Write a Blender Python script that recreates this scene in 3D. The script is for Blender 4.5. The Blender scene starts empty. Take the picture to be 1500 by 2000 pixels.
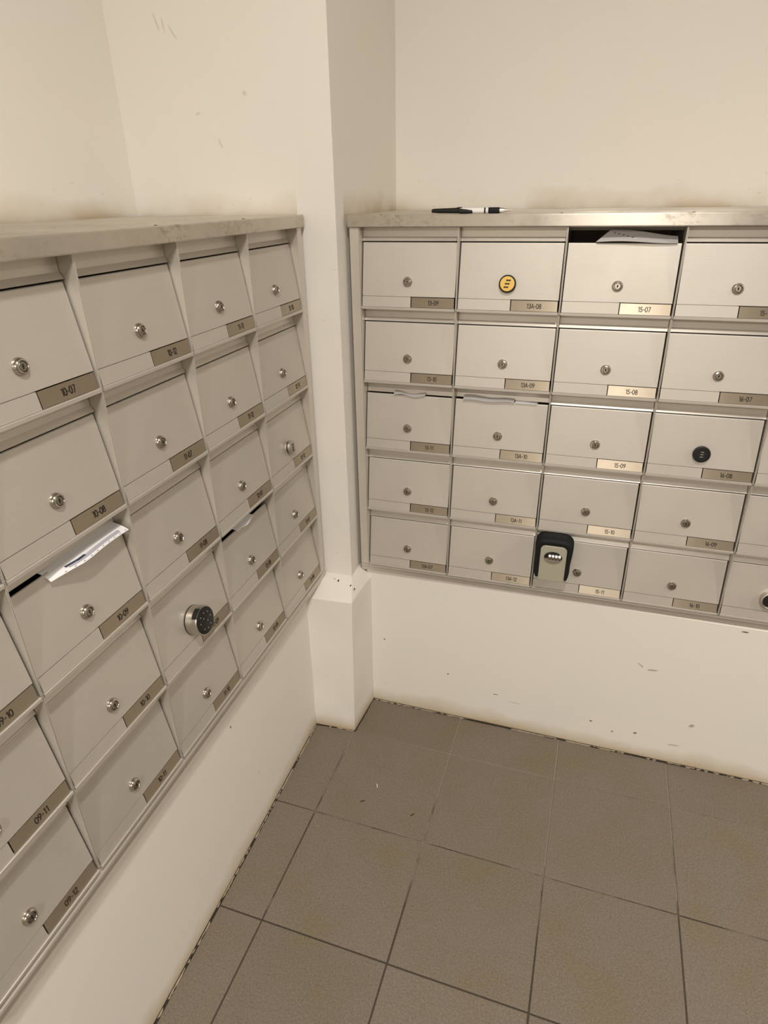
import bpy, bmesh, math, random
from mathutils import Vector, Matrix, noise

C = bpy.context.scene
random.seed(7)

# ---------------------------------------------------------------- measures
W = 0.22                      # letterbox pitch across
H = 0.17006                   # letterbox pitch down
Z0 = 1.1850                   # underside of the first row of doors above the floor
LX = -0.4895 * W              # front plane of the left cabinet
LY = (-0.3818 - 5) * W        # left end of the left cabinet
LZ = Z0 + 0.0141 * W
PX = -0.15 * W                # pillar side
PY = -0.225 * W               # pillar front
BACK = 0.407                  # upper wall behind the right cabinet
LEFT = -0.520                 # upper wall behind the left cabinet
RX, FY, TOP = 3.2, -5.4, 2.6  # far sides of the room

# ---------------------------------------------------------------- camera
cam_data = bpy.data.cameras.new('camera')
cam = bpy.data.objects.new('camera', cam_data)
C.collection.objects.link(cam)
C.camera = cam
pan, tilt, roll = 0.3085, 0.4633, -0.0176
fwd = Vector((-math.sin(pan) * math.cos(tilt), math.cos(pan) * math.cos(tilt), -math.sin(tilt)))
rgt = Vector((math.cos(pan), math.sin(pan), 0))
upv = rgt.cross(fwd)
r2 = rgt * math.cos(roll) + upv * math.sin(roll)
u2 = -rgt * math.sin(roll) + upv * math.cos(roll)
cam.matrix_world = Matrix((
    (r2.x, u2.x, -fwd.x, 2.2711 * W),
    (r2.y, u2.y, -fwd.y, -6.463 * W),
    (r2.z, u2.z, -fwd.z, 1.0515 * W + Z0),
    (0, 0, 0, 1)))
cam_data.sensor_fit = 'VERTICAL'
cam_data.sensor_height = 36
cam_data.lens = 1237.54 / 2000 * 36
cam_data.clip_start = 0.02

# ---------------------------------------------------------------- world, light, exposure
world = bpy.data.worlds.new('world')
C.world = world
world.use_nodes = True
world.node_tree.nodes['Background'].inputs[0].default_value = (1.0, 0.85, 0.66, 1)
world.node_tree.nodes['Background'].inputs[1].default_value = 0.05

def area(name, loc, size, energy, col, spread=180):
    d = bpy.data.lights.new(name, 'AREA')
    d.shape = 'DISK'
    d.size = size
    d.energy = energy
    d.color = col
    d.spread = math.radians(spread)
    o = bpy.data.objects.new(name, d)
    o.location = loc
    C.collection.objects.link(o)
    return o
LAMP = (1.0, 0.945, 0.875)
area('ceiling_lamp_and_fill', (0.61, -1.42, TOP - 0.03), 0.12, 24, LAMP)  # main lamp on the ceiling
area('ceiling_lamp_and_fill', (0.82, -4.1, TOP - 0.03), 0.20, 92, LAMP)  # added fill light behind the camera, no known lamp
area('ceiling_lamp_and_fill', (2.85, -1.2, TOP - 0.03), 0.20, 29, LAMP)  # added fill light that brightens the left wall and doors

C.view_settings.view_transform = 'Standard'
C.view_settings.look = 'None'
C.view_settings.exposure = 0.09
C.view_settings.gamma = 1
C.view_settings.use_curve_mapping = False

# ---------------------------------------------------------------- materials
def mat(name, col, rough=0.5, metal=0.0):
    m = bpy.data.materials.new(name)
    m.use_nodes = True
    b = m.node_tree.nodes['Principled BSDF']
    b.inputs['Base Color'].default_value = (*col, 1)
    b.inputs['Roughness'].default_value = rough
    b.inputs['Metallic'].default_value = metal
    return m

class NT:
    """short hands for building node trees"""
    def __init__(s, m):
        s.t = m.node_tree
        s.b = s.t.nodes['Principled BSDF']
    def n(s, typ, **kw):
        x = s.t.nodes.new(typ)
        for k, v in kw.items():
            setattr(x, k, v)
        return x
    def l(s, a, b):
        s.t.links.new(a, b)
    def coord(s, which='Object'):
        return s.n('ShaderNodeTexCoord').outputs[which]
    def mapping(s, vec, scale=(1, 1, 1)):
        x = s.n('ShaderNodeMapping')
        x.inputs['Scale'].default_value = scale
        s.l(vec, x.inputs['Vector'])
        return x.outputs[0]
    def noise(s, vec, scale, detail=3, rough=0.55):
        x = s.n('ShaderNodeTexNoise')
        x.inputs['Scale'].default_value = scale
        x.inputs['Detail'].default_value = detail
        x.inputs['Roughness'].default_value = rough
        s.l(vec, x.inputs['Vector'])
        return x.outputs[0]
    def ramp(s, fac, stops):
        x = s.n('ShaderNodeValToRGB')
        e = x.color_ramp.elements
        while len(e) < len(stops):
            e.new(0.5)
        for i, (p, c) in enumerate(stops):
            e[i].position = p
            e[i].color = (c, c, c, 1) if not isinstance(c, tuple) else (*c, 1)
        s.l(fac, x.inputs[0])
        return x.outputs[0]
    def math(s, op, a, b=None):
        x = s.n('ShaderNodeMath', operation=op)
        for i, v in enumerate((a, b)):
            if v is None:
                continue
            if isinstance(v, (int, float)):
                x.inputs[i].default_value = v
            else:
                s.l(v, x.inputs[i])
        return x.outputs[0]
    def mix(s, fac, a, b, mode='MIX'):
        x = s.n('ShaderNodeMix', data_type='RGBA', blend_type=mode)
        for sock, v in ((x.inputs[0], fac), (x.inputs[6], a), (x.inputs[7], b)):
            if isinstance(v, tuple):
                sock.default_value = (*v, 1)
            elif isinstance(v, (int, float)):
                sock.default_value = v
            else:
                s.l(v, sock)
        return x.outputs[2]
    def bump(s, h, strength, dist):
        x = s.n('ShaderNodeBump')
        x.inputs['Strength'].default_value = strength
        x.inputs['Distance'].default_value = dist
        s.l(h, x.inputs['Height'])
        s.l(x.outputs[0], s.b.inputs['Normal'])

def wall_paint(name, stain_z=None, stain_h=0.05, stain_fac=0.8):
    """cream emulsion with faint blotches and scuffs, and a grimy line starting at height stain_z"""
    m = mat(name, (0.78, 0.755, 0.70), 0.75)
    t = NT(m)
    o = t.coord()
    col = t.mix(t.ramp(t.noise(o, 3.0, 4), [(0.35, 0.0), (0.7, 1.0)]), (0.79, 0.75, 0.685), (0.765, 0.745, 0.69))
    # small scuffs
    sc = t.ramp(t.noise(t.mapping(o, (1, 1, 0.35)), 26, 6, 0.7), [(0.70, 0.0), (0.78, 0.35)])
    sc = t.math('MULTIPLY', sc, t.ramp(t.noise(o, 2.3, 2), [(0.5, 0.0), (0.62, 1.0)]))
    col = t.mix(sc, col, (0.50, 0.46, 0.40))
    if stain_z is not None:
        sep = t.n('ShaderNodeSeparateXYZ')
        t.l(o, sep.inputs[0])
        d = t.math('SUBTRACT', sep.outputs[2], stain_z)
        wob = t.math('MULTIPLY', t.noise(o, 9, 4), stain_h * 1.4)
        d2 = t.math('DIVIDE', d, t.math('ADD', wob, stain_h * 0.25))
        f = t.ramp(d2, [(0.0, stain_fac), (0.45, stain_fac * 0.45), (1.0, 0.0)])
        f = t.math('MULTIPLY', f, t.math('GREATER_THAN', d, -0.004))
        if stain_z > 0.5:      # only behind the cabinet tops, not on the open corner
            f = t.math('MULTIPLY', f, t.math('MAXIMUM', t.math('GREATER_THAN', sep.outputs[1], 0.0), t.math('LESS_THAN', sep.outputs[0], -0.12)))
        patch = t.ramp(t.noise(o, 4.0, 3), [(0.42, 0.12 if stain_z > 0.5 else 0.75), (0.62, 1.0)])
        col = t.mix(t.math('MULTIPLY', f, patch), col, (0.45, 0.33, 0.17))
        # dark specks in the grime
        sp = t.ramp(t.noise(t.mapping(o, (1, 1, 2)), 60, 4, 0.6), [(0.68, 0.0), (0.74, 0.8)])
        near = t.ramp(d, [(0.0, 1.0), (0.10, 0.0)])
        col = t.mix(t.math('MULTIPLY', sp, near), col, (0.22, 0.17, 0.12))
    t.l(col, t.b.inputs['Base Color'])
    t.bump(t.noise(o, 16, 5, 0.6), 0.22, 0.004)
    return m

M = {}
M['wall_upper'] = wall_paint('wall_upper_paint', Z0 + 0.1945, 0.050, 0.85)
M['wall_lower'] = wall_paint('wall_lower_paint', 0.0, 0.055, 0.95)
M['wall_far'] = mat('far_wall_darkened', (0.36, 0.32, 0.27), 0.6)  # unseen walls, given a dark tone to deepen the metal reflections
M['ceiling'] = mat('ceiling_paint', (0.80, 0.78, 0.74), 0.8)

def metal(name, col, rough, grain=0.0, aniso=0.0, metallic=0.85, mottled=0.0):
    m = mat(name, col, rough, metallic)
    t = NT(m)
    o = t.coord()
    g = t.noise(t.mapping(o, (3, 60, 420)), 3.0, 3, 0.6)
    big = t.noise(o, 7, 4, 0.65)
    info = t.n('ShaderNodeObjectInfo')
    rnd = t.math('MULTIPLY', info.outputs['Random'], 0.06)
    f = t.math('ADD', t.math('ADD', t.math('MULTIPLY', t.math('SUBTRACT', g, 0.5), grain),
                             t.math('MULTIPLY', t.math('SUBTRACT', big, 0.5), 0.12 + mottled)), t.math('ADD', rnd, 0.97))
    hsv = t.n('ShaderNodeHueSaturation')
    hsv.inputs['Color'].default_value = (*col, 1)
    t.l(f, hsv.inputs['Value'])
    t.l(hsv.outputs[0], t.b.inputs['Base Color'])
    rr = t.math('ADD', t.math('MULTIPLY', t.math('SUBTRACT', big, 0.5), 0.25 + mottled * 0.4), rough)
    t.l(rr, t.b.inputs['Roughness'])
    if aniso:
        t.b.inputs['Anisotropic'].default_value = aniso
        t.b.inputs['Anisotropic Rotation'].default_value = 0.25
        tg = t.n('ShaderNodeTangent', direction_type='UV_MAP')
        t.l(tg.outputs[0], t.b.inputs['Tangent'])
    return m
M['door'] = metal('satin_aluminium', (0.575, 0.54, 0.487), 0.50, 0.13, 0.2, 0.58)
M['frame'] = metal('cabinet_aluminium', (0.62, 0.58, 0.515), 0.40, 0.06, 0.3, 0.5)
M['cover'] = metal('worn_aluminium', (0.61, 0.565, 0.50), 0.46, 0.05, 0.85, 0.85, 0.7)
def mottle(m):
    t = NT(m)
    o = t.coord()
    src = t.b.inputs['Base Color'].links[0].from_socket
    a = t.ramp(t.noise(t.mapping(o, (1, 1, 1.6)), 55, 5, 0.7), [(0.50, 0.0), (0.66, 1.0)])
    b = t.ramp(t.noise(o, 5.5, 3), [(0.45, 0.0), (0.62, 1.0)])
    t.l(t.mix(t.math('MULTIPLY', t.math('MULTIPLY', a, b), 0.75), src, (0.33, 0.26, 0.15)), t.b.inputs['Base Color'])
mottle(M['cover'])
M['plate'] = metal('plate_steel', (0.45, 0.385, 0.30), 0.44, 0.10, 0.9, 0.95)
M['inside'] = metal('inner_aluminium_shaded', (0.22, 0.20, 0.175), 0.5)  # aluminium darkened, shade of the box interior put into the colour
M['chrome'] = mat('lock_chrome', (0.50, 0.46, 0.40), 0.16, 1.0)
M['core'] = mat('lock_core', (0.30, 0.27, 0.23), 0.30, 1.0)
M['black'] = mat('black_plastic', (0.016, 0.015, 0.015), 0.42)
M['rubber'] = mat('black_rubber', (0.010, 0.0105, 0.012), 0.6)
M['hole'] = mat('dark_hole', (0.01, 0.009, 0.008), 0.7)
M['ink'] = mat('engraved_black', (0.022, 0.016, 0.012), 0.6)
M['yellow'] = mat('yellow_plastic', (0.82, 0.54, 0.12), 0.4)
M['white'] = mat('white_print', (0.75, 0.73, 0.70), 0.5)
M['key_grey'] = mat('key_mark_grey', (0.30, 0.29, 0.28), 0.5)
for k in ('black', 'rubber'):
    M[k].node_tree.nodes['Principled BSDF'].inputs['Specular IOR Level'].default_value = 0.22
M['safe_face'] = mat('grey_lacquer', (0.47, 0.455, 0.36), 0.42, 0.3)
M['nickel'] = mat('brushed_nickel', (0.58, 0.55, 0.49), 0.3, 1.0)
M['paper'] = mat('white_paper', (0.80, 0.79, 0.80), 0.7)
M['paper_grey_shaded'] = mat('shaded_grey_paper', (0.52, 0.50, 0.49), 0.7)  # grey darkened to carry the shadow under the top cover
M['print_blue'] = mat('blue_grey_print', (0.42, 0.41, 0.46), 0.7)
M['print_dark'] = mat('dark_blue_print', (0.035, 0.04, 0.075), 0.6)
M['glassy'] = mat('clear_plastic', (0.80, 0.79, 0.77), 0.15)
M['grout'] = None

def tile_mat():
    m = mat('floor_tile', (0.16, 0.138, 0.112), 0.5)
    t = NT(m)
    o = t.coord('Generated')
    geo = t.n('ShaderNodeNewGeometry').outputs['Position']
    fine = t.noise(geo, 260, 4, 0.75)
    blot = t.ramp(t.noise(geo, 5.5, 4, 0.6), [(0.45, 0.0), (0.68, 1.0)])
    col = t.mix(blot, (0.180, 0.146, 0.114), (0.170, 0.133, 0.075))
    col = t.mix(t.ramp(fine, [(0.36, 0.0), (0.66, 1.0)]), t.mix(0.40, col, (0.08, 0.068, 0.053)), t.mix(0.30, col, (0.32, 0.28, 0.23)))
    info = t.n('ShaderNodeObjectInfo')
    hsv = t.n('ShaderNodeHueSaturation')
    t.l(col, hsv.inputs['Color'])
    t.l(t.math('ADD', t.math('MULTIPLY', info.outputs['Random'], 0.10), 0.95), hsv.inputs['Value'])
    t.l(hsv.outputs[0], t.b.inputs['Base Color'])
    t.b.inputs['Roughness'].default_value = 0.56
    t.bump(fine, 0.12, 0.001)
    return m
M['tile'] = tile_mat()
def grout_mat():
    m = mat('grout', (0.10, 0.085, 0.065), 0.9)
    t = NT(m)
    p = t.n('ShaderNodeNewGeometry').outputs['Position']
    sep = t.n('ShaderNodeSeparateXYZ')
    t.l(p, sep.inputs[0])
    worn = t.math('ADD', t.math('MULTIPLY', sep.outputs[1], 0.55), t.math('ADD', t.noise(p, 5, 4, 0.65), 0.15))
    c = t.mix(t.ramp(worn, [(0.36, 0.0), (0.52, 1.0)]), (0.065, 0.052, 0.038), (0.27, 0.232, 0.18))
    t.l(c, t.b.inputs['Base Color'])
    return m
M['grout'] = grout_mat()
M['mortar'] = mat('broken_mortar', (0.38, 0.325, 0.245), 0.9)
M['gap'] = mat('dark_gap', (0.035, 0.028, 0.02), 0.95)

# ---------------------------------------------------------------- mesh helpers
class MB:
    def __init__(s):
        s.v, s.f, s.m = [], [], []
    def box(s, x0, x1, y0, y1, z0, z1, mi=0):
        return s.prism([(y0, z0), (y1, z0), (y1, z1), (y0, z1)], x0, x1, mi)
    def prism(s, prof, x0, x1, mi=0):
        """profile in (y, z) pushed along x"""
        b, n = len(s.v), len(prof)
        s.v += [(x0, y, z) for y, z in prof] + [(x1, y, z) for y, z in prof]
        s.f.append(tuple(range(b + n - 1, b - 1, -1)))
        s.f.append(tuple(range(b + n, b + 2 * n)))
        for i in range(n):
            j = (i + 1) % n
            s.f.append((b + i, b + j, b + n + j, b + n + i))
        s.m += [mi] * (n + 2)
        return s
    def prism_y(s, prof, y0, y1, mi=0):
        """profile in (x, z) pushed along y"""
        b, n = len(s.v), len(prof)
        s.v += [(x, y0, z) for x, z in prof] + [(x, y1, z) for x, z in prof]
        s.f.append(tuple(range(b, b + n)))
        s.f.append(tuple(range(b + 2 * n - 1, b + n - 1, -1)))
        for i in range(n):
            j = (i + 1) % n
            s.f.append((b + j, b + i, b + n + i, b + n + j))
        s.m += [mi] * (n + 2)
        return s
    def prism_z(s, prof, z0, z1, mi=0):
        b, n = len(s.v), len(prof)
        s.v += [(x, y, z0) for x, y in prof] + [(x, y, z1) for x, y in prof]
        s.f.append(tuple(range(b + n - 1, b - 1, -1)))
        s.f.append(tuple(range(b + n, b + 2 * n)))
        for i in range(n):
            j = (i + 1) % n
            s.f.append((b + i, b + j, b + n + j, b + n + i))
        s.m += [mi] * (n + 2)
        return s
    def lathe(s, prof, seg=28, mi=0, axis='-y'):
        """profile of (radius, height); axis -y points out of the wall"""
        def at(r, h, a):
            c, d = r * math.cos(a), r * math.sin(a)
            return (c, -h, d) if axis == '-y' else (h, c, d)
        b = len(s.v)
        for r, h in prof:
            s.v += [at(max(r, 1e-5), h, 2 * math.pi * k / seg) for k in range(seg)]
        for i in range(len(prof) - 1):
            for k in range(seg):
                j = (k + 1) % seg
                s.f.append((b + i * seg + k, b + i * seg + j, b + (i + 1) * seg + j, b + (i + 1) * seg + k))
                s.m.append(mi)
        for i, flip in ((0, True), (len(prof) - 1, False)):
            q = [b + i * seg + k for k in range(seg)]
            s.f.append(tuple(q[::-1] if flip else q))
            s.m.append(mi)
        return s
    def mesh(s, name, mats, smooth=False, angle=35):
        me = bpy.data.meshes.new(name)
        me.from_pydata(s.v, [], s.f)
        bm = bmesh.new()
        bm.from_mesh(me)
        bmesh.ops.recalc_face_normals(bm, faces=bm.faces[:])
        uv = bm.loops.layers.uv.new('UVMap')
        for f in bm.faces:
            for l in f.loops:
                l[uv].uv = (l.vert.co.x * 4 + l.vert.co.y * 3, l.vert.co.z * 4 + l.vert.co.y * 0.7)
        bm.to_mesh(me)
        bm.free()
        for m in mats:
            me.materials.append(M[m] if isinstance(m, str) else m)
        me.polygons.foreach_set('material_index', s.m)
        if smooth:
            me.shade_smooth()
            me.set_sharp_from_angle(angle=math.radians(angle))
        return me

def link(name, me, parent=None, loc=(0, 0, 0), rot=(0, 0, 0)):
    o = bpy.data.objects.new(name, me)
    C.collection.objects.link(o)
    o.parent = parent
    o.location = loc
    o.rotation_euler = rot
    return o
def tag(o, label, cat=None, group=None):
    o['label'] = label
    if cat:
        o['category'] = cat
    if group:
        o['group'] = group
    return o
def thing(name, label, cat, loc=(0, 0, 0), rotz=0, group=None):
    o = link(name, None, None, loc, (0, 0, rotz))
    o.empty_display_size = 0.03
    return tag(o, label, cat, group)
def struct(name, me, label=None, parent=None):
    o = link(name, me, parent)
    o['kind'] = 'structure'
    if label:
        o['label'] = label
    return o
def bevel(o, w, seg=2, angle=40):
    b = o.modifiers.new('bevel', 'BEVEL')
    b.width = w
    b.segments = seg
    b.limit_method = 'ANGLE'
    b.angle_limit = math.radians(angle)
    return o

# ---------------------------------------------------------------- the room
def slab(x0, x1, y0, y1, z0, z1, mats):
    return MB().box(x0, x1, y0, y1, z0, z1).mesh('slab', mats)

LEDGE_R = Z0 - 0.7050          # ledge under the right cabinet
LEDGE_L = LZ - 0.7120
# lower (thick) wall bases: measured feet of the walls
bR0, bR1 = (-0.015 * W, 0.074 * W), (5.014 * W, 0.017 * W)
def ybase(x):
    return bR0[1] + (bR1[1] - bR0[1]) * (x - bR0[0]) / (bR1[0] - bR0[0])
xL = -0.616 * W               # foot of the left wall

struct('wall_back', slab(PX - 0.05, RX, BACK, BACK + 0.12, 0, TOP, ['wall_upper']),
       'cream painted upper wall above the right letterbox cabinet')
struct('wall_left', slab(LEFT - 0.12, LEFT, FY, PY + 0.05, 0, TOP, ['wall_upper']),
       'cream painted upper wall above the left letterbox cabinet')
corner = struct('wall_corner', slab(LEFT - 0.12, PX, PY, BACK + 0.12, 0, TOP, ['wall_upper']),
       'cream painted corner pillar between the two letterbox cabinets')
struct('wall_right', slab(RX, RX + 0.12, FY, BACK + 0.12, 0, TOP, ['wall_far']))
struct('wall_front', slab(LEFT - 0.12, RX + 0.12, FY - 0.12, FY, 0, TOP, ['wall_far']))
struct('ceiling', slab(LEFT - 0.12, RX + 0.12, FY - 0.12, BACK + 0.12, TOP, TOP + 0.1, ['ceiling']))

# masonry base under the right cabinet
p = MB().prism_z([(-0.07 * W, ybase(-0.015 * W) + .002), (-0.015 * W, ybase(-0.015 * W)), (RX, ybase(RX)), (RX, BACK), (-0.07 * W, BACK)], 0, LEDGE_R)
base_right = o = struct('trim_1', p.mesh('base_right', ['wall_lower']), 'cream painted masonry base with grimy foot under the right cabinet')
bevel(o, 0.004)
p = MB().prism_z([(LEFT, FY), (xL, FY), (xL, -0.52 * W), (LEFT, -0.52 * W)], 0, LEDGE_L)
base_left = o = struct('trim_2', p.mesh('base_left', ['wall_lower']), 'cream painted masonry base with grimy foot under the left cabinet')
bevel(o, 0.004)

def corner_plinth():
    """the thicker foot of the pillar, its top sloping back, slightly wavy plaster"""
    fl = (-0.645 * W, -0.610 * W)        # front left foot
    fr = (-0.071 * W, -0.579 * W)        # front right foot
    br = (-0.013 * W, 0.085 * W)
    tr = (-0.047 * W, -0.545 * W)        # front right at the shoulder
    tl = (-0.645 * W, -0.590 * W)
    zs, zt = Z0 - 3.335 * W, Z0 - 3.165 * W
    n, mz = 10, 26
    verts, faces = [], []
    def ring(t):
        L = lambda a, b, u: (a[0] + (b[0] - a[0]) * u, a[1] + (b[1] - a[1]) * u)
        a, b_, c = L(fl, tl, t), L(fr, tr, t), L(br, (-0.005 * W, 0.085 * W), t)
        return [L(a, b_, k / n) for k in range(n)] + [L(b_, c, k / n) for k in range(n + 1)]
    rows = []
    for i in range(mz + 1):
        t = i / mz
        rows.append([(x, y, zs * t) for x, y in ring(t)])
    # the sloped shoulder
    for k in (0.35, 0.7, 1.0):
        top = []
        for x, y, z in rows[mz]:
            tx = min(x, PX + 0.0005)
            ty = max(y, PY - 0.0005)
            e = k ** 0.8
            top.append((x + (tx - x) * k, y + (ty - y) * k, zs + (zt - zs) * e))
        rows.append(top)
    for r in rows:
        for x, y, z in r:
            d = noise.noise(Vector((x * 9, y * 9, z * 9))) * 0.0022 + noise.noise(Vector((x * 40, y * 40, z * 40))) * 0.0009
            if z < 0.01:
                d *= 0.3
            verts.append((x + d, y - d, z))
    m_ = len(rows[0])
    for i in range(len(rows) - 1):
        for k in range(m_ - 1):
            a = i * m_ + k
            faces.append((a, a + 1, a + m_ + 1, a + m_))
    # close the back with a far inner edge so that the plinth is a solid
    b0 = len(verts)
    inner = (-0.55 * W, 0.06 * W)
    verts += [(inner[0], inner[1], 0.0), (inner[0], inner[1], zt)]
    last = (len(rows) - 1) * m_
    for k in range(m_ - 1):
        faces.append((k + 1, k, b0))
        faces.append((last + k, last + k + 1, b0 + 1))
    for i in range(len(rows) - 1):
        faces.append(((i + 1) * m_, i * m_, b0) if i == 0 else ((i + 1) * m_, i * m_, b0))
        faces.append((i * m_ + m_ - 1, (i + 1) * m_ + m_ - 1, b0))
    faces += [(last, b0, b0 + 1), (last + m_ - 1, b0 + 1, b0)]
    p = MB()
    p.v, p.f, p.m = verts, faces, [0] * len(faces)
    return p.mesh('plinth', ['wall_lower'], True, 50)
plinth = bevel(struct('trim_3', corner_plinth(), 'cream plastered pillar foot with sloping ledge in the corner'), 0.007, 3, 24)
sp = MB()
for x, y, z, r in ((-0.296 * W, -0.314 * W, Z0 - 3.205 * W, 0.0022), (-0.122 * W, -0.349 * W, Z0 - 3.222 * W, 0.0017),
                   (-0.350 * W, -0.292 * W, Z0 - 3.196 * W, 0.0011), (-0.064 * W, -0.38 * W, Z0 - 3.245 * W, 0.0013)):
    b0 = len(sp.v)
    seg = 8
    sp.v += [(x + r * math.cos(6.283 * k / seg), y - 0.0028, z + r * math.sin(6.283 * k / seg)) for k in range(seg)] + \
            [(x + r * math.cos(6.283 * k / seg), y + 0.004, z + r * math.sin(6.283 * k / seg)) for k in range(seg)]
    sp.f.append(tuple(b0 + k for k in range(seg)))
    sp.f.append(tuple(b0 + seg + k for k in range(seg)))
    sp.m += [0, 0]
    for k in range(seg):
        sp.f.append((b0 + k, b0 + (k + 1) % seg, b0 + seg + (k + 1) % seg, b0 + seg + k))
        sp.m.append(0)
link('nail_hole', sp.mesh('nail_hole', ['gap']), plinth)

def scuffs(parent, marks, place):
    """small thin smears of dirt and chipped paint on a wall face"""
    for n_, (u, v, w, h, a, m) in enumerate(marks):
        rr = random.Random(n_ + 31)
        pts = []
        for k in range(10):
            an = 6.283 * k / 10
            q = rr.uniform(.55, 1.1)
            x, z = w / 2 * q * math.cos(an), h / 2 * q * math.sin(an)
            pts.append((u + x * math.cos(a) - z * math.sin(a), v + x * math.sin(a) + z * math.cos(a)))
        mb = MB()
        mb.v = [place(x, z, 0.0004) for x, z in pts] + [place(x, z, -0.0006) for x, z in pts]
        mb.f = [tuple(range(10)), tuple(range(19, 9, -1))] + [(k, 10 + k, 10 + (k + 1) % 10, (k + 1) % 10) for k in range(10)]
        mb.m = [0] * 12
        link('scuff_mark', mb.mesh('scuff_mark', [m]), parent)
M['scuff'] = mat('scuff_grey', (0.46, 0.41, 0.34), 0.8)
M['scuff_dark'] = mat('scuff_dark', (0.17, 0.14, 0.11), 0.85)
scuffs(base_right, [(.036, Z0 - .944, .008, .006, .3, 'scuff_dark'), (.949, Z0 - .719, .022, .0045, .1, 'scuff_dark'), (.738, Z0 - .872, .020, .004, -.7, 'scuff'),
                    (.768, Z0 - .881, .030, .006, .1, 'scuff'), (.889, Z0 - 1.039, .016, .010, .6, 'scuff'), (.758, Z0 - 1.104, .010, .006, .2, 'scuff_dark'),
                    (.231, Z0 - 1.027, .006, .005, .2, 'scuff_dark'), (.372, Z0 - 1.068, .016, .0032, -.05, 'scuff_dark'), (.430, Z0 - 1.085, .045, .0022, -.03, 'scuff'),
                    (.640, Z0 - 1.093, .009, .0055, .0, 'scuff_dark'), (.700, Z0 - 1.115, .008, .004, .0, 'scuff_dark'), (.86, Z0 - 1.118, .035, .005, .1, 'scuff')],
       lambda x, z, d: (x, ybase(x) - d, z))
scuffs(base_left, [(-.551, Z0 - .794, .006, .009, .2, 'scuff_dark'), (-.47, Z0 - 1.02, .005, .004, .2, 'scuff')], lambda x, z, d: (xL + d, x, z))
M['scuff_faint'] = mat('scuff_faint', (0.66, 0.61, 0.545), 0.8)
scuffs(corner, [(-.400, Z0 + .55, .006, .040, .3, 'scuff_faint'), (-.385, Z0 + .545, .005, .030, .1, 'scuff_faint'), (-.365, Z0 + .53, .004, .036, .6, 'scuff_faint'),
                (-.330, Z0 + .39, .012, .005, .3, 'scuff_faint'), (-.285, Z0 + .335, .005, .022, .4, 'scuff_faint'), (-.218, Z0 + .42, .008, .010, .2, 'scuff_faint'),
                (-.125, Z0 + .10, .004, .003, 0, 'scuff'), (-.07, Z0 - .02, .004, .004, 0, 'scuff_faint'), (-.055, Z0 - .36, .004, .005, 0, 'scuff_faint')],
       lambda x, z, d: (x, PY - d, z))

# ---------------------------------------------------------------- floor: grout bed and single tiles
floor = struct('floor', slab(LEFT, RX, FY, BACK, -0.10, -0.0022, ['grout']), 'floor of grey-brown square tiles with thin joints')
S = 0.288
k_ = S / (1.1348 * W)
gx = (2.2711 + (0.2394 - 2.2711) * k_) * W
gy = (-6.463 + (-1.3581 + 6.463) * k_) * W
ga = -0.0192
ca, sa = math.cos(ga), math.sin(ga)
def clip(poly, nx, ny, d):
    """keep nx*x + ny*y <= d"""
    out = []
    for i in range(len(poly)):
        a, b = poly[i], poly[(i + 1) % len(poly)]
        da, db = nx * a[0] + ny * a[1] - d, nx * b[0] + ny * b[1] - d
        if da <= 0:
            out.append(a)
        if (da < 0 < db) or (db < 0 < da):
            t = da / (da - db)
            out.append((a[0] + (b[0] - a[0]) * t, a[1] + (b[1] - a[1]) * t))
    return out
J = 0.0017
full = {}
for i in range(-2, 8):
    for j in range(-2, 12):
        lo = [(i * S + J, -j * S - S + J), ((i + 1) * S - J, -j * S - S + J), ((i + 1) * S - J, -j * S - J), (i * S + J, -j * S - J)]
        lo = [(x + random.uniform(-.0005, .0005), y + random.uniform(-.0005, .0005)) for x, y in lo]
        poly = [(gx + ca * x - sa * y, gy + sa * x + ca * y) for x, y in lo]
        poly = clip(poly, -1, 0, -(xL + 0.004))
        if i < 0:
            poly = clip(poly, -0.0547, 1, -0.575 * W - 0.004)
        else:
            poly = clip(poly, 0.0117, 1, ybase(0) - 0.004)
            if j < 0:
                poly = clip(poly, -1, 0.0858, 0.0213 * W - 0.005)
        poly = clip(poly, 1, 0, RX - 0.004)
        poly = clip(poly, 0, -1, -(FY + 0.004))
        if len(poly) < 3:
            continue
        A = sum(poly[q][0] * poly[(q + 1) % len(poly)][1] - poly[(q + 1) % len(poly)][0] * poly[q][1] for q in range(len(poly))) / 2
        if abs(A) < 0.0006:
            continue
        cx = sum(q[0] for q in poly) / len(poly)
        cy = sum(q[1] for q in poly) / len(poly)
        dz = random.uniform(-0.0004, 0.0004)
        me = MB().prism_z([(x - cx, y - cy) for x, y in poly], -0.008, 0).mesh('tile', ['tile'])
        bevel(link('tile', me, floor, (cx, cy, dz)), 0.0009, 1)

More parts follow.
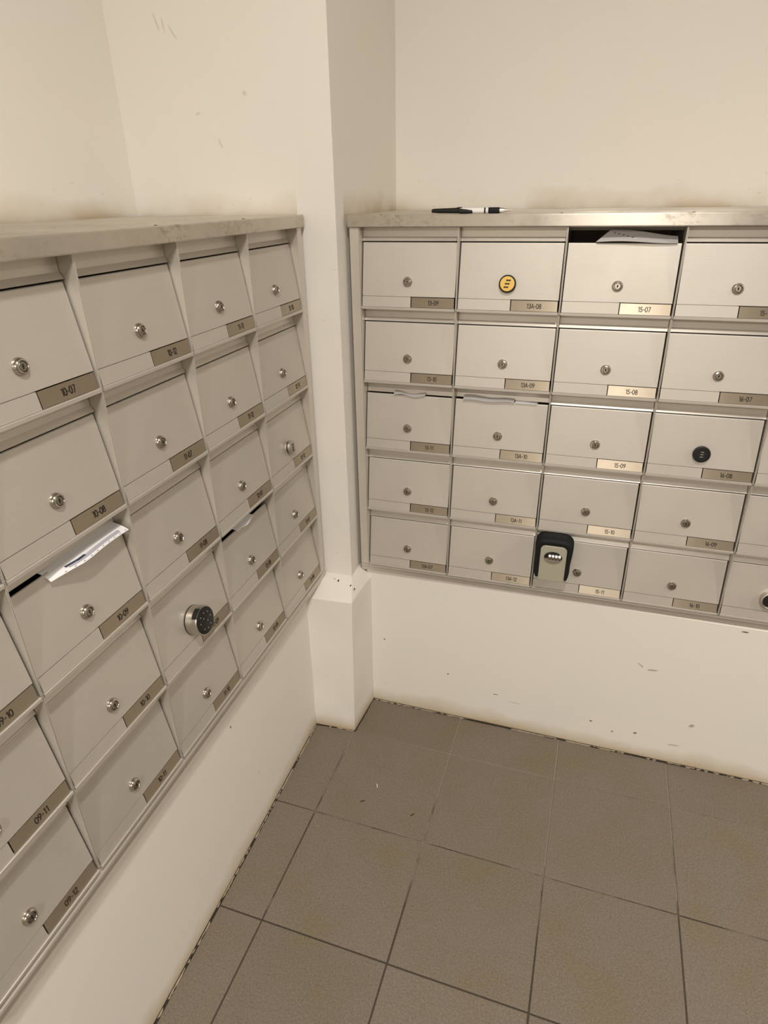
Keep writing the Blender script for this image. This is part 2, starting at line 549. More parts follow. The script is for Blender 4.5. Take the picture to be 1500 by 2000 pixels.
# crumbled joint along the foot of the walls
def crumb_line(name, a, b, nrm, seed):
    rr = random.Random(seed)
    a, b, nrm = Vector((*a, 0)), Vector((*b, 0)), Vector((*nrm, 0))
    L = (b - a).length
    d = (b - a) / L
    o = struct(name, None, 'crumbled pale joint between the wall foot and the floor tiles')
    dark, pale = MB(), MB()
    def ribbon(mb, s0, s1, inner, outer, height, step=0.004):
        """an uneven strip lying along the foot, from s0 to s1"""
        n = max(1, int((s1 - s0) / step))
        b0 = len(mb.v)
        for q in range(n + 1):
            t = s0 + (s1 - s0) * q / n
            wi, wo = inner(t), outer(t)
            if mb is pale and q in (0, n):
                wo = wi + (wo - wi) * 0.3
            h = height(t)
            for w, z in ((wi, -0.002), (wi, h), (wo, h * 0.8), (wo, -0.002)):
                v = a + d * t + nrm * w
                mb.v.append((v.x, v.y, z))
        for q in range(n):
            c = b0 + q * 4
            for x in range(4):
                y = (x + 1) % 4
                mb.f.append((c + x, c + y, c + 4 + y, c + 4 + x))
                mb.m.append(0)
        for c in (b0, b0 + n * 4):
            mb.f.append((c, c + 1, c + 2, c + 3))
            mb.m.append(0)
    N1 = lambda t, f, o_: noise.noise(Vector((t * f, seed + o_, 0.3)))
    ribbon(dark, 0, L, lambda t: 0.0, lambda t: 0.0026 + 0.0022 * N1(t, 9, 0) + 0.0014 * N1(t, 60, 1), lambda t: 0.0004)
    s = rr.uniform(0, 0.02)
    while s < L - 0.01:
        ln = rr.choice((0.008, 0.014, 0.03, 0.06)) * rr.uniform(.6, 1.4)
        e = min(L - 0.002, s + ln)
        o0 = rr.uniform(0.0002, 0.0016)
        w0 = rr.uniform(0.0008, 0.0024)
        if N1(s, 5, 7) > -0.18:
            ribbon(pale, s, e, lambda t: max(0.0, o0 + 0.0010 * N1(t, 70, 2)), lambda t: o0 + w0 + 0.0016 * N1(t, 90, 3) + 0.0006,
                   lambda t: 0.0016 + 0.0012 * N1(t, 80, 4), 0.003)
        s = e + rr.choice((0.002, 0.006, 0.02)) * rr.uniform(.5, 1.5)
    g = link('gap_filler', dark.mesh('gap', ['gap']), o)
    g['kind'] = 'stuff'
    if pale.v:
        g = link('mortar_crumbs', pale.mesh('crumbs', ['mortar']), o)
        g['kind'] = 'stuff'
crumb_line('trim_4', (-0.012 * W, ybase(-0.01 * W)), (RX, ybase(RX)), (-0.0117, -1), 3)
crumb_line('trim_5', (xL, FY), (xL, -0.60 * W), (1, 0), 5)
crumb_line('trim_6', (-0.61 * W, -0.608 * W), (-0.071 * W, -0.579 * W), (0.0547, -1), 9)
crumb_line('trim_7', (-0.071 * W, -0.579 * W), (-0.015 * W, 0.074 * W), (1, -0.0858), 12)

# ---------------------------------------------------------------- figures for the number plates
def arc(cx, cy, rx, ry, a0, a1, n=9):
    return [(cx + rx * math.cos(math.radians(a0 + (a1 - a0) * k / n)), cy + ry * math.sin(math.radians(a0 + (a1 - a0) * k / n))) for k in range(n + 1)]
GL = {
    '0': [arc(.25, .5, .22, .46, 0, 360, 18)],
    '1': [[(.10, .84), (.27, .96), (.27, .04)]],
    '2': [arc(.25, .72, .2, .24, 170, -30) + [(.04, .05), (.47, .05)]],
    '3': [arc(.23, .73, .19, .22, 150, -90) + arc(.23, .28, .22, .24, 90, -150)],
    '5': [[(.44, .95), (.13, .95), (.08, .56)] + arc(.22, .32, .23, .27, 115, -150)],
    '6': [[(.34, .96), (.06, .42)] + arc(.25, .27, .21, .23, 150, 510, 16)],
    '7': [[(.04, .95), (.46, .95), (.16, .04)]],
    '8': [arc(.25, .74, .17, .21, -90, 270, 14), arc(.25, .28, .21, .24, 90, 450, 14)],
    '9': [[(.16, .04), (.44, .58)] + arc(.25, .73, .21, .23, -30, 330, 16)],
    'A': [[(.0, .04), (.27, .97), (.54, .04)], [(.10, .34), (.44, .34)]],
    '-': [[(.06, .45), (.30, .45)]],
}
ADV = {'1': .42, '-': .40, 'A': .62}
def number_mesh(text, h=0.0098, th=0.0013):
    mb = MB()
    wid = sum(ADV.get(c, .58) for c in text) * h
    x = -wid / 2
    for c in text:
        for line in GL[c]:
            for (ax, ay), (bx, by) in zip(line, line[1:]):
                a, b = Vector((x + ax * h, (ay - .5) * h)), Vector((x + bx * h, (by - .5) * h))
                d = b - a
                if d.length < 1e-7:
                    continue
                d.normalize()
                n = Vector((-d.y, d.x)) * th / 2
                e = d * th * 0.25
                q = [a - e + n, b + e + n, b + e - n, a - e - n]
                b0 = len(mb.v)
                mb.v += [(p_.x, -0.00012, p_.y) for p_ in q]
                mb.f.append((b0, b0 + 1, b0 + 2, b0 + 3))
                mb.m.append(0)
        x += ADV.get(c, .58) * h
    return mb.mesh('number', ['ink'])

# ---------------------------------------------------------------- letterbox pieces (shared meshes)
DT, DB = 0.1385, 0.0290        # top and foot of the slanted panel
YT, YB = 0.0195, 0.0030        # how far each lies behind the front plane
SL = math.atan2(YT - YB, DT - DB)
ME = {}
m_ = MB()
m_.box(0.0003, 0.0015, 0.0, 0.30, 0.0008, H - 0.0005)
m_.box(W - 0.0015, W - 0.0003, 0.0, 0.30, 0.0008, H - 0.0005)
m_.box(0.0015, W - 0.0015, 0.0042, 0.30, 0.0008, 0.0022)
m_.box(0.0015, W - 0.0015, 0.299, 0.30, 0.0022, H - 0.0005)
ME['housing'] = m_.mesh('housing', ['inside', 'frame'])
for pl in ME['housing'].polygons:
    if pl.center.y < 0.2:
        pl.material_index = 1
m_ = MB()
x0, x1 = 0.0038, W - 0.0042
m_.prism([(YB, DB), (YB + .003, DB - .0003), (YT + .0030, DT - .0004), (YT + .0026, DT + .0012), (YT + .0013, DT + .0010), (YT + .0004, DT + .0002), (YT - .0001, DT - .0012)], x0, x1)
m_.box(x0 + .001, 0.1150, YB + .0018, YB + .0034, 0.004, DB + 0.002)          # backing of the foot
m_.prism([(-.0004, .0062), (.0048, .0062), (.0048, DB - .0012), (YB - .0002, DB - .0012)], x0, 0.1165)   # plain half of the foot
m_.prism([(-.0026, .0006), (.0040, .0006), (.0040, .0058), (-.0014, .0058), (-.0026, .0050)], x0 - .0012, x1 + .0012)      # bottom lip
ME['door'] = m_.mesh('door', ['door'])
ME['flap'] = MB().prism([(.0235, H - .0012), (.0250, H - .0012), (.0250, .1502), (.0192, .1418), (.0180, .1424), (.0235, .1506)],
                        0.0022, W - 0.0022).mesh('slot_flap', ['frame'])
ME['plate'] = MB().prism([(.0002, .0064), (.0046, .0064), (.0046, DB - .0018), (YB + .0004, DB - .0018)], 0.1185, W - 0.0052).mesh('plate', ['plate'])
ME['lock'] = MB().lathe([(.0108, -.003), (.0108, .0012), (.0104, .0026), (.0094, .0046), (.0080, .0060), (.0068, .0062), (.0062, .0054), (.0061, .0030), (.0, .0030)], 30).mesh('lock', ['chrome'], True)
m_ = MB().lathe([(.0058, -.002), (.0058, .0052), (.0052, .0057), (.0, .0057)], 24)
m_.prism_y([(-.0007, -.0034), (.0007, -.0034), (.0013, -.0008), (.0017, .0), (.0013, .0010), (.0007, .0030), (-.0007, .0030), (-.0013, .0010), (-.0017, .0), (-.0013, -.0008)], -.00585, -.004, 1)
ME['core'] = m_.mesh('core', ['core', 'hole'], True)

# combination locks
ME['y_rim'] = MB().lathe([(.0155, -.003), (.0155, .002), (.0176, .003), (.0180, .0085), (.0170, .0100), (.0158, .0102), (.0157, .0095), (.0, .0095)], 40).mesh('rim', ['black'], True)
ME['y_face'] = MB().lathe([(.0150, .009), (.0150, .0110), (.0142, .0116), (.0, .0116)], 40).mesh('face', ['yellow'], True)
def windows(y, w, h, gap, lean, mi='hole', dots=False):
    mb = MB()
    for k in (-1, 0, 1):
        cx, cz = k * lean, k * gap
        if dots:
            for s in (-1, 1):
                mb.box(cx + s * w * .27 - w * .21, cx + s * w * .27 + w * .21, -y - .0004, -y + .001, cz - h / 2, cz + h / 2)
            mb.box(cx - w * .3, cx + w * .3, -y - .0003, -y + .001, cz - h * .3, cz + h * .3)
        else:
            mb.box(cx - w / 2, cx + w / 2, -y - .0004, -y + .001, cz - h / 2, cz + h / 2)
    return mb.mesh('dial', [mi])
ME['y_dial'] = windows(.0116, .0098, .0032, .0068, .0021, 'ink', True)
ME['b_body'] = MB().lathe([(.0155, -.003), (.0172, .001), (.0178, .008), (.0168, .0104), (.0150, .0112), (.0138, .0112), (.0130, .0100), (.0, .0100)], 40).mesh('body', ['black'], True)
ME['b_dial'] = windows(.0103, .0062, .0016, .0052, .0003, 'nickel')

def add_lock(box, kind):
    pz, py = 0.0595, None
    t = (pz - DB) / (DT - DB)
    py = YB + (YT - YB) * t
    loc, rot = (W * 0.492, py, pz), (-SL, 0, 0)
    def sub(name, me, parent, **kw):
        return link(name, me, parent, **kw)
    if kind == 'cam':
        a = link('lock', ME['lock'], box, loc, rot)
        sub('key_core', ME['core'], a, rot=(0, random.uniform(-.25, .25), 0))
    elif kind == 'yellow':
        a = link('combination_lock', ME['y_rim'], box, loc, (-SL, 0.0, 0))
        tag(a, 'black rim of the yellow combination lock')
        tag(sub('lock_face', ME['y_face'], a), 'yellow lock face')
        sub('dial', ME['y_dial'], a)
    elif kind == 'black':
        a = link('combination_lock', ME['b_body'], box, loc, rot)
        tag(a, 'round black combination lock')
        tag(sub('dial', ME['b_dial'], a), 'three pale dial windows')
    elif kind == 'digital':
        lc = (W * 0.500, py, 0.0600)
        body = MB().lathe([(.0206, -.004), (.0206, .0010), (.0212, .0016), (.0212, .0185), (.0206, .0195), (.0190, .0197), (.0, .0197)], 48)
        a = link('keypad_lock', body.mesh('keypad_lock', ['nickel'], True), box, lc, rot)
        tag(a, 'silver drum-shaped keypad lock')
        a.scale = (1.27, 1.27, 1.27)
        tag(sub('base_ring', MB().lathe([(.0214, -.004), (.0214, .0012), (.0210, .0016), (.0, .0016)], 48).mesh('base_ring', ['black'], True), a), 'thin black ring against the door')
        tag(sub('key_panel', MB().lathe([(.0196, .019), (.0196, .0202), (.0190, .0206), (.0, .0206)], 48).mesh('key_panel', ['black'], True), a), 'glossy black touch face')
        dots = MB()
        for x, z in ((-.0085, .0095), (.0, .0120), (.0085, .0095), (-.0120, .001), (-.003, .0045), (.0045, -.0025), (.0120, .001), (-.0075, -.0100), (.001, -.0130), (.0085, -.0100)):
            n = 8
            dots.prism_y([(x + .0010 * math.cos(6.283 * k / n), z + .0010 * math.sin(6.283 * k / n)) for k in range(n)], -.0208, -.0203)
        tag(sub('key_mark', dots.mesh('key_mark', ['key_grey']), a), 'small white key marks')
        side = MB()
        for k in range(5):
            an = math.radians(98 + k * 9)
            an2 = math.radians(98 + (k + 1) * 9)
            r = .02135
            b0 = len(side.v)
            side.v += [(r * math.cos(an), -.012, r * math.sin(an)), (r * math.cos(an2), -.012, r * math.sin(an2)), (r * math.cos(an2), -.0195, r * math.sin(an2)), (r * math.cos(an), -.0195, r * math.sin(an)),
                       (r * .95 * math.cos(an), -.012, r * .95 * math.sin(an)), (r * .95 * math.cos(an2), -.012, r * .95 * math.sin(an2)), (r * .95 * math.cos(an2), -.0195, r * .95 * math.sin(an2)), (r * .95 * math.cos(an), -.0195, r * .95 * math.sin(an))]
            for f in ((0, 1, 2, 3), (7, 6, 5, 4), (0, 4, 5, 1), (1, 5, 6, 2), (2, 6, 7, 3), (3, 7, 4, 0)):
                side.f.append(tuple(b0 + q for q in f))
                side.m.append(0)
        tag(sub('side_window', side.mesh('side_window', ['black']), a), 'black notch in the lock side')
    elif kind == 'dialled':
        a = link('combination_lock', MB().lathe([(.0150, -.004), (.0168, .0), (.0168, .0020), (.0152, .0030), (.0152, .0048), (.0172, .0056), (.0172, .0095), (.0160, .0110), (.0120, .0116), (.0, .0116)], 40).mesh('combination_lock', ['nickel'], True), box, loc, rot)
        tag(a, 'round chrome combination lock with a grooved side')
        sub('groove', MB().lathe([(.0153, .0031), (.0160, .0034), (.0160, .0045), (.0153, .0048)], 40).mesh('groove', ['black'], True), a)
        wn = MB()
        for k in (-1, 0, 1):
            wn.box(-.0050 + .001 * k, .0036 + .001 * k, -.0121, -.011, k * .0062 - .0021, k * .0062 + .0021)
        sub('dial', wn.mesh('dial', ['black']), a)
        n2 = MB()
        for k in (-1, 0, 1):
            n2.box(-.0025 + .001 * k, .0010 + .001 * k, -.0124, -.0118, k * .0062 - .0012, k * .0062 + .0012)
        sub('dial_number', n2.mesh('dial_number', ['nickel']), a)
    elif kind == 'silver':
        loc = (W * 0.452, py, pz)
        a = link('round_lock', MB().lathe([(.0225, -.004), (.0225, .010), (.0212, .0128), (.0185, .0135), (.0172, .0126), (.0, .0126)], 44).mesh('round_lock', ['nickel'], True), box, loc, rot)
        tag(a, 'silver round lock with dark centre')
        pr = arc(0, .004, .0165, .0105, 0, 180, 12) + arc(0, -.004, .0165, .0105, 180, 360, 12)
        tag(sub('lock_face', MB().prism_y(pr, -.0138, -.012).mesh('lock_face', ['black']), a), 'black oblong centre')

def letterbox(bank, rot, origin, col, row, num, kind, label, group, flap_rot=0.0, flap_dz=0.0):
    """col and row count from 0; local x runs along the cabinet, -y faces the room"""
    v = Vector((col * W, 0, -row * H))
    v.rotate(Matrix.Rotation(rot, 3, 'Z'))
    t = thing('letterbox', label, 'letterbox', tuple(Vector(origin) + v), rot, group)
    link('housing', ME['housing'], t)
    link('door', ME['door'], t)
    f = link('slot_flap', ME['flap'], t)
    if flap_rot:
        # swing about the hinge line at the top of the slot
        h = Vector((0, .0235, H - .0014))
        R = Matrix.Rotation(flap_rot, 3, 'X')
        f.location = h - R @ h
        f.rotation_euler = (flap_rot, 0, 0)
    pl = link('number_plate', ME['plate'], t)
    if num:
        n = link('number', number_mesh(num), pl, (0.1185 + 0.0485 + random.uniform(-.002, .002), 0.00155, 0.0166), (-0.155, 0, 0))
    add_lock(t, kind)
    return t

def cabinet(rot, origin, cols, label, screws, tall_rail=False):
    c = thing('letterbox_cabinet', label, 'cabinet', origin, rot)
    L = cols * W
    depth = 0.40
    zb = -4 * H
    # top sheet with a folded front
    cv = MB().prism([(-.0065, H + .0006), (depth, H + .0006), (depth, H + .0245), (-.0065, H + .0245)], -.0245, L + .0245)
    bevel(tag(link('top_cover', cv.mesh('top_cover', ['cover']), c), 'stained worn top sheet'), 0.0022, 3)
    for s in (-1, 1):
        a, b = (-.0220, -.0004) if s < 0 else (L + .0004, L + .0220)
        e = MB().box(a, b, 0.0, depth, zb - .0005, H + .0004)
        bevel(link('end_panel', e.mesh('end_panel', ['frame']), c), 0.0012, 2)
    if tall_rail:
        prof = [(.0020, zb - .0008), (.0020, zb - .0055), (-.0036, zb - .0065), (-.0036, zb - .0115), (.0014, zb - .0135), (.0034, zb - .0310), (depth, zb - .0310), (depth, zb - .0008)]
    else:
        prof = [(-.0030, zb - .0008), (-.0030, zb - .0036), (.0015, zb - .0046), (.0065, zb - .0240), (depth, zb - .0240), (depth, zb - .0008)]
    rail = MB().prism(prof, -.0220, L + .0220)
    link('bottom_rail', rail.mesh('bottom_rail', ['frame']), c)
    for x in screws:
        m = MB().lathe([(.0026, 0), (.0024, .0008), (.0, .0009)], 10)
        s = link('screw', m.mesh('screw', ['hole']), c, (x, .0035, H + .0245), (-math.pi / 2, 0, 0))
    return c

R_OR = (0, 0, Z0)
L_OR = (LX, LY, LZ)
cabinet(0, R_OR, 5, 'long aluminium letterbox cabinet with worn top along the right wall', [0.425, 0.665, 0.05])
cabinet(math.pi / 2, L_OR, 5, 'aluminium letterbox cabinet with slanted doors along the left wall', [0.29, 0.62, 0.88], True)

RN = [['13-09', '13-10', '13-11', '13-12', '13A-07'],
      ['13A-08', '13A-09', '13A-10', '13A-11', '13A-12'],
      ['15-07', '15-08', '15-09', '15-10', '15-11'],
      ['15-12', '16-07', '16-08', '16-09', '16-10'],
      [None] * 5]
LN = [[None, None, '09-10', '09-11', '09-12'],
      ['10-07', '10-08', '10-09', '10-10', '10-11'],
      ['10-12', '11-07', '11-08', '11-09', '11-10'],
      ['11-11', '11-12', '12-07', '12-08', '12-09'],
      ['12-10', '12-11', '12-12', '13-07', '13-08']]
ROWS = ['top row', 'second row', 'third row', 'fourth row', 'bottom row']
ORD = ['first', 'second', 'third', 'fourth', 'fifth']
LOCKS = {'13A-08': ('yellow', 'with round yellow combination lock'), '16-08': ('black', 'with round black combination lock'),
         '11-09': ('digital', 'with silver drum keypad lock'), '12-12': ('dialled', 'with chrome combination lock')}
OPEN = {'15-07': 1.50, '13-11': 0.30, '13A-10': 0.42, '10-09': 0.40, '12-08': 0.38}
EXTRA = {'15-07': 'with a folded letter stuck in its slot', '13-11': 'with a torn slip in its slot', '13A-10': 'with mail showing in its slot',
         '10-09': 'with a white letter hanging out of its slot', '12-08': 'with crumpled paper in its slot', '15-11': 'with a black key safe over its door'}
for c in range(5):
    for r in range(5):
        num = RN[c][r]
        kind, extra = LOCKS.get(num, ('cam', EXTRA.get(num, '')))
        if num:
            lab = f'letterbox numbered {num} {extra}, right cabinet' if extra else f'letterbox numbered {num}, {ROWS[r]} of the right cabinet'
        else:
            lab = f'letterbox cut by the right photo edge, {ROWS[r]} of the right cabinet'
            if r == 4:
                kind, lab = 'silver', 'letterbox with round silver lock at the right photo edge, bottom row'
        letterbox('R', 0, R_OR, c, r, num, kind, lab, 'letterboxes of the right cabinet', OPEN.get(num, 0))
for c in range(5):
    for r in range(5):
        num = LN[c][r]
        kind, extra = LOCKS.get(num, ('cam', EXTRA.get(num, '')))
        if num:
            lab = f'letterbox numbered {num} {extra}, left cabinet' if extra else f'letterbox numbered {num}, {ROWS[r]} of the left cabinet'
        else:
            lab = f'letterbox cut by the left photo edge, {ROWS[r]} of the left cabinet'
        letterbox('L', math.pi / 2, L_OR, c, r, num, kind, lab, 'letterboxes of the left cabinet', OPEN.get(num, 0))

# ---------------------------------------------------------------- key safe over the bottom door of the third right column
def rrect(x0, x1, z0, z1, rt, rb, n=6):
    return (arc(x1 - rt, z1 - rt, rt, rt, 0, 90, n) + arc(x0 + rt, z1 - rt, rt, rt, 90, 180, n) +
            arc(x0 + rb, z0 + rb, rb, rb, 180, 270, n) + arc(x1 - rb, z0 + rb, rb, rb, 270, 360, n))
ks = thing('key_safe', 'grey key safe in black rubber sleeve with four number wheels', 'key safe', (0.4870, -0.002, Z0 - 0.628))
body = MB().prism_y(rrect(-.0335, .0335, .000, .104, .016, .005), -.030, -.0012)
bevel(tag(link('body', body.mesh('body', ['safe_face']), ks), 'grey metal box'), 0.002, 2)
def arch():
    """thick black sleeve: over the top and down both sides, narrowing at the foot"""
    out = []
    outer = [(-.0385, .008), (-.0440, .018), (-.0445, .040), (-.0440, .070), (-.0450, .092)] + arc(-.0230, .0935, .0225, .0225, 172, 95, 6) + \
            [(.0, .1172)] + arc(.0230, .0935, .0225, .0225, 85, 8, 6) + [(.0440, .070), (.0415, .045), (.0420, .025), (.0405, .012), (.0365, .006)]
    inner = [(.0315, .006), (.0315, .070)] + arc(.0195, .0855, .0120, .0120, 0, 90, 6) + arc(-.0195, .0855, .0120, .0120, 90, 180, 6) + [(-.0315, .070), (-.0315, .008)]
    return outer, inner
outer, inner = arch()
mb = MB()
n_o, n_i = len(outer), len(inner)
# resample both outlines to the same count so that the sleeve is a clean strip of quads
def resample(pts, n):
    seg = [((pts[i + 1][0] - pts[i][0]) ** 2 + (pts[i + 1][1] - pts[i][1]) ** 2) ** .5 for i in range(len(pts) - 1)]
    tot, out, i, acc = sum(seg), [], 0, 0.0
    for k in range(n):
        d = tot * k / (n - 1)
        while i < len(seg) - 1 and acc + seg[i] < d:
            acc += seg[i]
            i += 1
        u = (d - acc) / seg[i] if seg[i] else 0
        out.append((pts[i][0] + (pts[i + 1][0] - pts[i][0]) * u, pts[i][1] + (pts[i + 1][1] - pts[i][1]) * u))
    return out
N = 44
o_, i_ = resample(outer, N), resample(inner[::-1], N)
mid = [((a[0] + b[0]) / 2, (a[1] + b[1]) / 2) for a, b in zip(o_, i_)]
loops = [(o_, -.0005), (o_, -.026), ([(a[0] * .35 + b[0] * .65, a[1] * .35 + b[1] * .65) for a, b in zip(mid, o_)], -.036), (mid, -.0385),
         ([(a[0] * .5 + b[0] * .5, a[1] * .5 + b[1] * .5) for a, b in zip(mid, i_)], -.0375), (i_, -.033), (i_, -.0005)]
for pts, y in loops:
    mb.v += [(x, y, z) for x, z in pts]
nl = len(loops)
for a in range(nl):
    b = (a + 1) % nl
    for k in range(N - 1):
        mb.f.append((a * N + k, a * N + k + 1, b * N + k + 1, b * N + k))
mb.f.append(tuple(a * N for a in range(nl)))
mb.f.append(tuple(a * N + N - 1 for a in range(nl))[::-1])
mb.m = [0] * len(mb.f)
tag(link('sleeve', mb.mesh('sleeve', ['rubber'], True, 60), ks), 'black rubber sleeve')
face = MB().prism_y(rrect(-.0312, .0312, -.001, .0970, .0125, .002), -.0345, -.029)
fc = bevel(tag(link('face', face.mesh('face', ['safe_face']), ks), 'grey lacquered front'), 0.0015, 2)
hood = MB().prism_y(arc(0, .066, .0215, .0155, 0, 360, 28)[:-1], -.0360, -.0340)
wd = tag(link('wheel_window', hood.mesh('wheel_window', ['hole']), ks), 'dark oval window for the wheels')
rim = MB().prism_y(arc(0, .0645, .0200, .0120, 180, 360, 16), -.0385, -.0355)
tag(link('window_shutter', rim.mesh('window_shutter', ['nickel']), wd), 'nickel shutter below the wheels')
for k in range(4):
    w = MB().lathe([(.0072, -.0032), (.0080, -.0026), (.0080, .0026), (.0072, .0032)], 18, 0, 'x')
    wh = link('number_wheel', w.mesh('number_wheel', ['nickel'], True), wd, (-.0078 + k * .0076, -.0340, .0685))
    g = MB().box(-.0016, .0016, -.0084, -.0070, -.0042, -.0008)
    wh2 = link('wheel_mark', g.mesh('wheel_mark', ['ink']), wd, (-.0078 + k * .0076, -.0340, .0680))
tag(link('release_button', MB().box(-.0185, -.0130, -.0372, -.0340, .0620, .0735).mesh('release_button', ['black']), wd), 'black release button')

# ---------------------------------------------------------------- pen on the right cabinet
PL = 0.166
pen = thing('pen', 'black and clear ballpoint pen lying on the right cabinet top', 'pen', (0.158, 0.018, Z0 + H + 0.0245 + 0.0058))
pen.rotation_euler = (0, 0, math.radians(1.5))
def rod(prof, m, name, parent, label=None, sm=True):
    o = link(name, MB().lathe([(r, h) for h, r in prof], 20, 0, 'x').mesh(name, [m], sm), parent)
    if label:
        tag(o, label)
    return o
rod([(0, .0022), (.001, .0036), (.010, .0040), (.012, .0044), (.052, .0050), (.060, .0052)], 'black', 'cap_end', pen, 'black rear half')
rod([(.060, .0050), (.064, .0052), (.110, .0053), (.112, .0050)], 'glassy', 'barrel', pen, 'clear white barrel')
rod([(.1105, .0054), (.1135, .0055)], 'black', 'band', pen, 'black band')
rod([(.1135, .0051), (.119, .0052)], 'glassy', 'collar', pen, 'clear collar')
rod([(.119, .0055), (.120, .0058), (.141, .0058), (.142, .0055)], 'rubber', 'grip', pen, 'black rubber grip')
rod([(.142, .0050), (.146, .0049), (.154, .0032), (.162, .0014), (.166, .0006)], 'nickel', 'tip', pen, 'silver cone tip')
clip_ = MB().prism_y([(.004, .0042), (.052, .0056), (.056, .0068), (.064, .0070), (.064, .0054), (.050, .0042), (.004, .0030)], -.0022, .0022)
tag(link('clip', clip_.mesh('clip', ['black']), pen), 'black pocket clip')
rod([(.060, .0053), (.062, .0054), (.086, .0040), (.088, .002)], 'black', 'ink_tube', pen, 'dark ink seen inside the barrel').location = (0, -.0017, -.0012)

# ---------------------------------------------------------------- letters in the slots
def sheet(pts_grid, m, thick=0.0006):
    """a curved sheet of paper from a grid of points, with real thickness"""
    rows, cols = len(pts_grid), len(pts_grid[0])
    mb = MB()
    P = [[Vector(p_) for p_ in r] for r in pts_grid]
    nrm = []
    for i in range(rows):
        for j in range(cols):
            a = P[min(i + 1, rows - 1)][j] - P[max(i - 1, 0)][j]
            b = P[i][min(j + 1, cols - 1)] - P[i][max(j - 1, 0)]
            nrm.append(a.cross(b).normalized())
    for s in (0, 1):
        for i in range(rows):
            for j in range(cols):
                mb.v.append(tuple(P[i][j] + nrm[i * cols + j] * (thick * s)))
    K = rows * cols
    for s in (0, 1):
        for i in range(rows - 1):
            for j in range(cols - 1):
                a = s * K + i * cols + j
                q = (a, a + 1, a + cols + 1, a + cols)
                mb.f.append(q if s else q[::-1])
    edge = [(0, j) for j in range(cols)] + [(i, cols - 1) for i in range(1, rows)] + [(rows - 1, j) for j in range(cols - 2, -1, -1)] + [(i, 0) for i in range(rows - 2, 0, -1)]
    for k in range(len(edge)):
        (i, j), (i2, j2) = edge[k], edge[(k + 1) % len(edge)]
        a, b = i * cols + j, i2 * cols + j2
        mb.f.append((a, b, K + b, K + a))
    mb.m = [0] * len(mb.f)
    return mb.mesh('sheet', [m], True, 40)
def letter(label, rot, origin, col, row, fn, m='paper', nu=10, nv=6, prints=()):
    """fn(u, v) gives local (x, y, z) in the letterbox; prints are (u0,u1,v0,v1,material,name)"""
    v = Vector((col * W, 0, -row * H))
    v.rotate(Matrix.Rotation(rot, 3, 'Z'))
    t = thing('letter', label, 'letter', tuple(Vector(origin) + v), rot, 'letters in the slots')
    sh = link('paper', sheet([[fn(u / nu, w / nv) for w in range(nv + 1)] for u in range(nu + 1)], m), t)
    for (u0, u1, v0, v1, pm, nm) in prints:
        g = []
        for a in range(9):
            r = []
            for b in range(4):
                u, w = u0 + (u1 - u0) * a / 8, v0 + (v1 - v0) * b / 3
                q = Vector(fn(u, w))
                e = 1e-3
                n = (Vector(fn(u + e, w)) - q).cross(Vector(fn(u, w + e)) - q).normalized()
                if n.z < 0:
                    n = -n
                r.append(tuple(q + n * 0.0008))
            g.append(r)
        link(nm, sheet(g, pm, 0.0002), t)
    return t

# 10-09: white letter hanging forward out of the slot of the second left column, third row
def f1009(u, v):
    x = 0.070 + u * 0.142
    out = -0.008 + 0.015 * min(1.0, u * 3.2)
    s = (1 - abs(u - 0.42) * 0.25)
    y = 0.034 - v * (0.034 + out) * s
    z = 0.1455 - 0.010 * v ** 2 + 0.010 * math.sin(u * 3.0) * (v - 0.4) * (v > 0.4)
    return (x, y, z - 0.004 * (1 - u))
pr = [(0.20, 0.90, 0.74, 0.88, 'print_blue', 'print'), (0.18, 0.40, 0.70, 0.80, 'print_dark', 'print')]
pr += [(0.14 + 0.09 * k, 0.155 + 0.09 * k, 0.945, 0.962, 'print_dark', 'print') for k in range(10)]
letter('white printed letter hanging out of slot 10-09 in the left cabinet', math.pi / 2, L_OR, 1, 2, f1009, prints=pr)
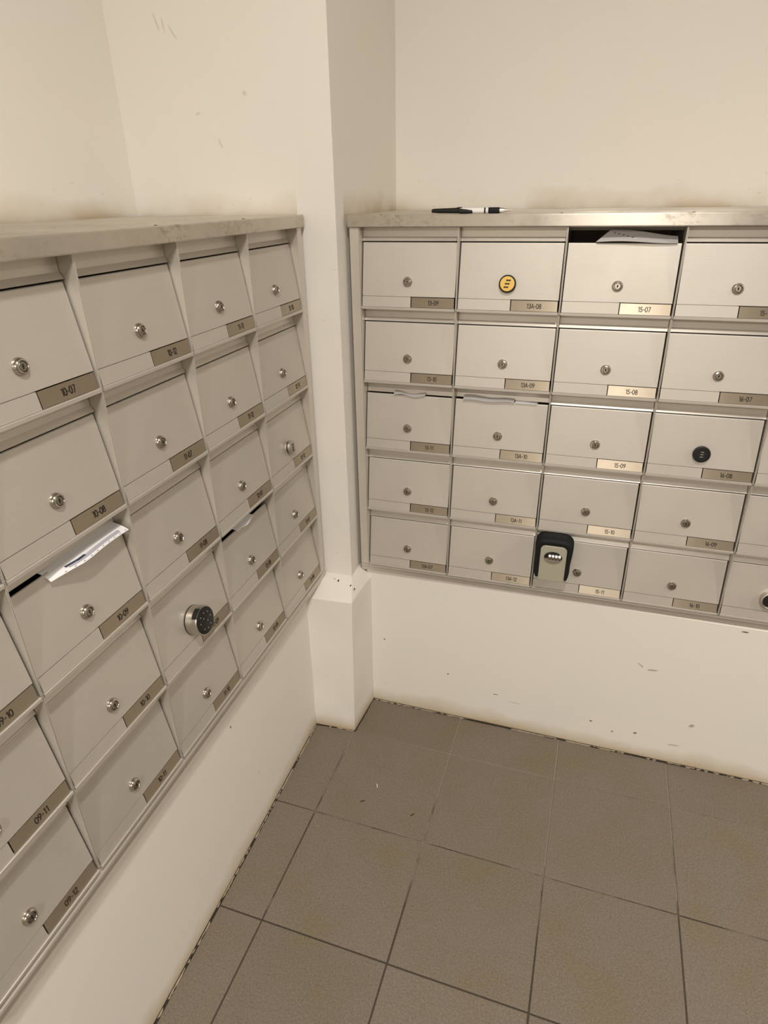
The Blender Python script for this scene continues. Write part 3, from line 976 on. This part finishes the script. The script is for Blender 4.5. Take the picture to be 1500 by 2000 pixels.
# 15-07: folded letter standing in the open top slot
def f1507(u, v):
    x = 0.068 + u * 0.140 - (0.012 * (1 - v)) * (1 - u)
    return (x + 0.014 * v * (1 - u), 0.014 + 0.020 * v - 0.004 * math.sin(u * 3.1) * (1 - v), 0.1412 + v * (0.0215 - 0.010 * u) + 0.002 * math.sin(u * 5))
letter('grey folded letter standing in slot 15-07 of the right cabinet', 0, R_OR, 2, 0, f1507, 'paper_grey_shaded', 12, 5,
       prints=[(0.10 + 0.075 * k, 0.125 + 0.075 * k, 0.70 - 0.09 * k, 0.76 - 0.09 * k, 'print_dark', 'print') for k in range(5)])
# 13-11: torn slip
def f1311(u, v):
    return (0.072 + u * 0.078, 0.013 + 0.028 * v, 0.1400 + 0.010 * v + 0.003 * math.sin(u * 7 + v * 2) - 0.004 * u * v)
letter('thin torn slip poking from slot 13-11 in the right cabinet', 0, R_OR, 0, 2, f1311, 'paper_grey_shaded', 12, 4)
# 13A-10: mail lying along the slot
def f1310(u, v):
    return (0.022 + u * 0.118, 0.011 + 0.034 * v, 0.1405 + 0.013 * v * (1 - 0.4 * u) + 0.0015 * math.sin(u * 9))
letter('thick folded mail lying in slot 13A-10 of the right cabinet', 0, R_OR, 1, 2, f1310, 'paper_grey_shaded', 12, 4)
def f1310b(u, v):
    return (0.142 + u * 0.050, 0.014 + 0.030 * v, 0.1400 + 0.006 * v * (1 - u))
letter('second thin slip at the right in slot 13A-10', 0, R_OR, 1, 2, f1310b, 'paper', 8, 4)
# 12-08: crumpled paper
def f1208(u, v):
    return (0.075 + u * 0.065, 0.008 + 0.034 * v, 0.1415 + 0.010 * v + 0.004 * math.sin(u * 6 + 1) * (1 - v) + 0.006 * u * (1 - v))
letter('small crumpled white paper in slot 12-08 of the left cabinet', math.pi / 2, L_OR, 3, 3, f1208, 'paper', 10, 4)

# litter and marks on the floor
for i, (x, y, a) in enumerate(((0.086, -0.352, 0.6), (0.221, -0.355, 0.9), (0.108, -0.296, 2.0))):
    t = MB().box(-.006, .006, -.0009, .0009, 0, .001)
    o = tag(link('floor_speck', t.mesh('speck', ['gap' if i < 2 else 'white']), None, (x, y, 0.0006), (0, 0, a)),
            ['dark crumb on the tile near the pillar, left of two', 'dark crumb on the tile near the pillar, right of two', 'pale crumb on the tile near the pillar'][i], 'crumb', 'crumbs on the floor')
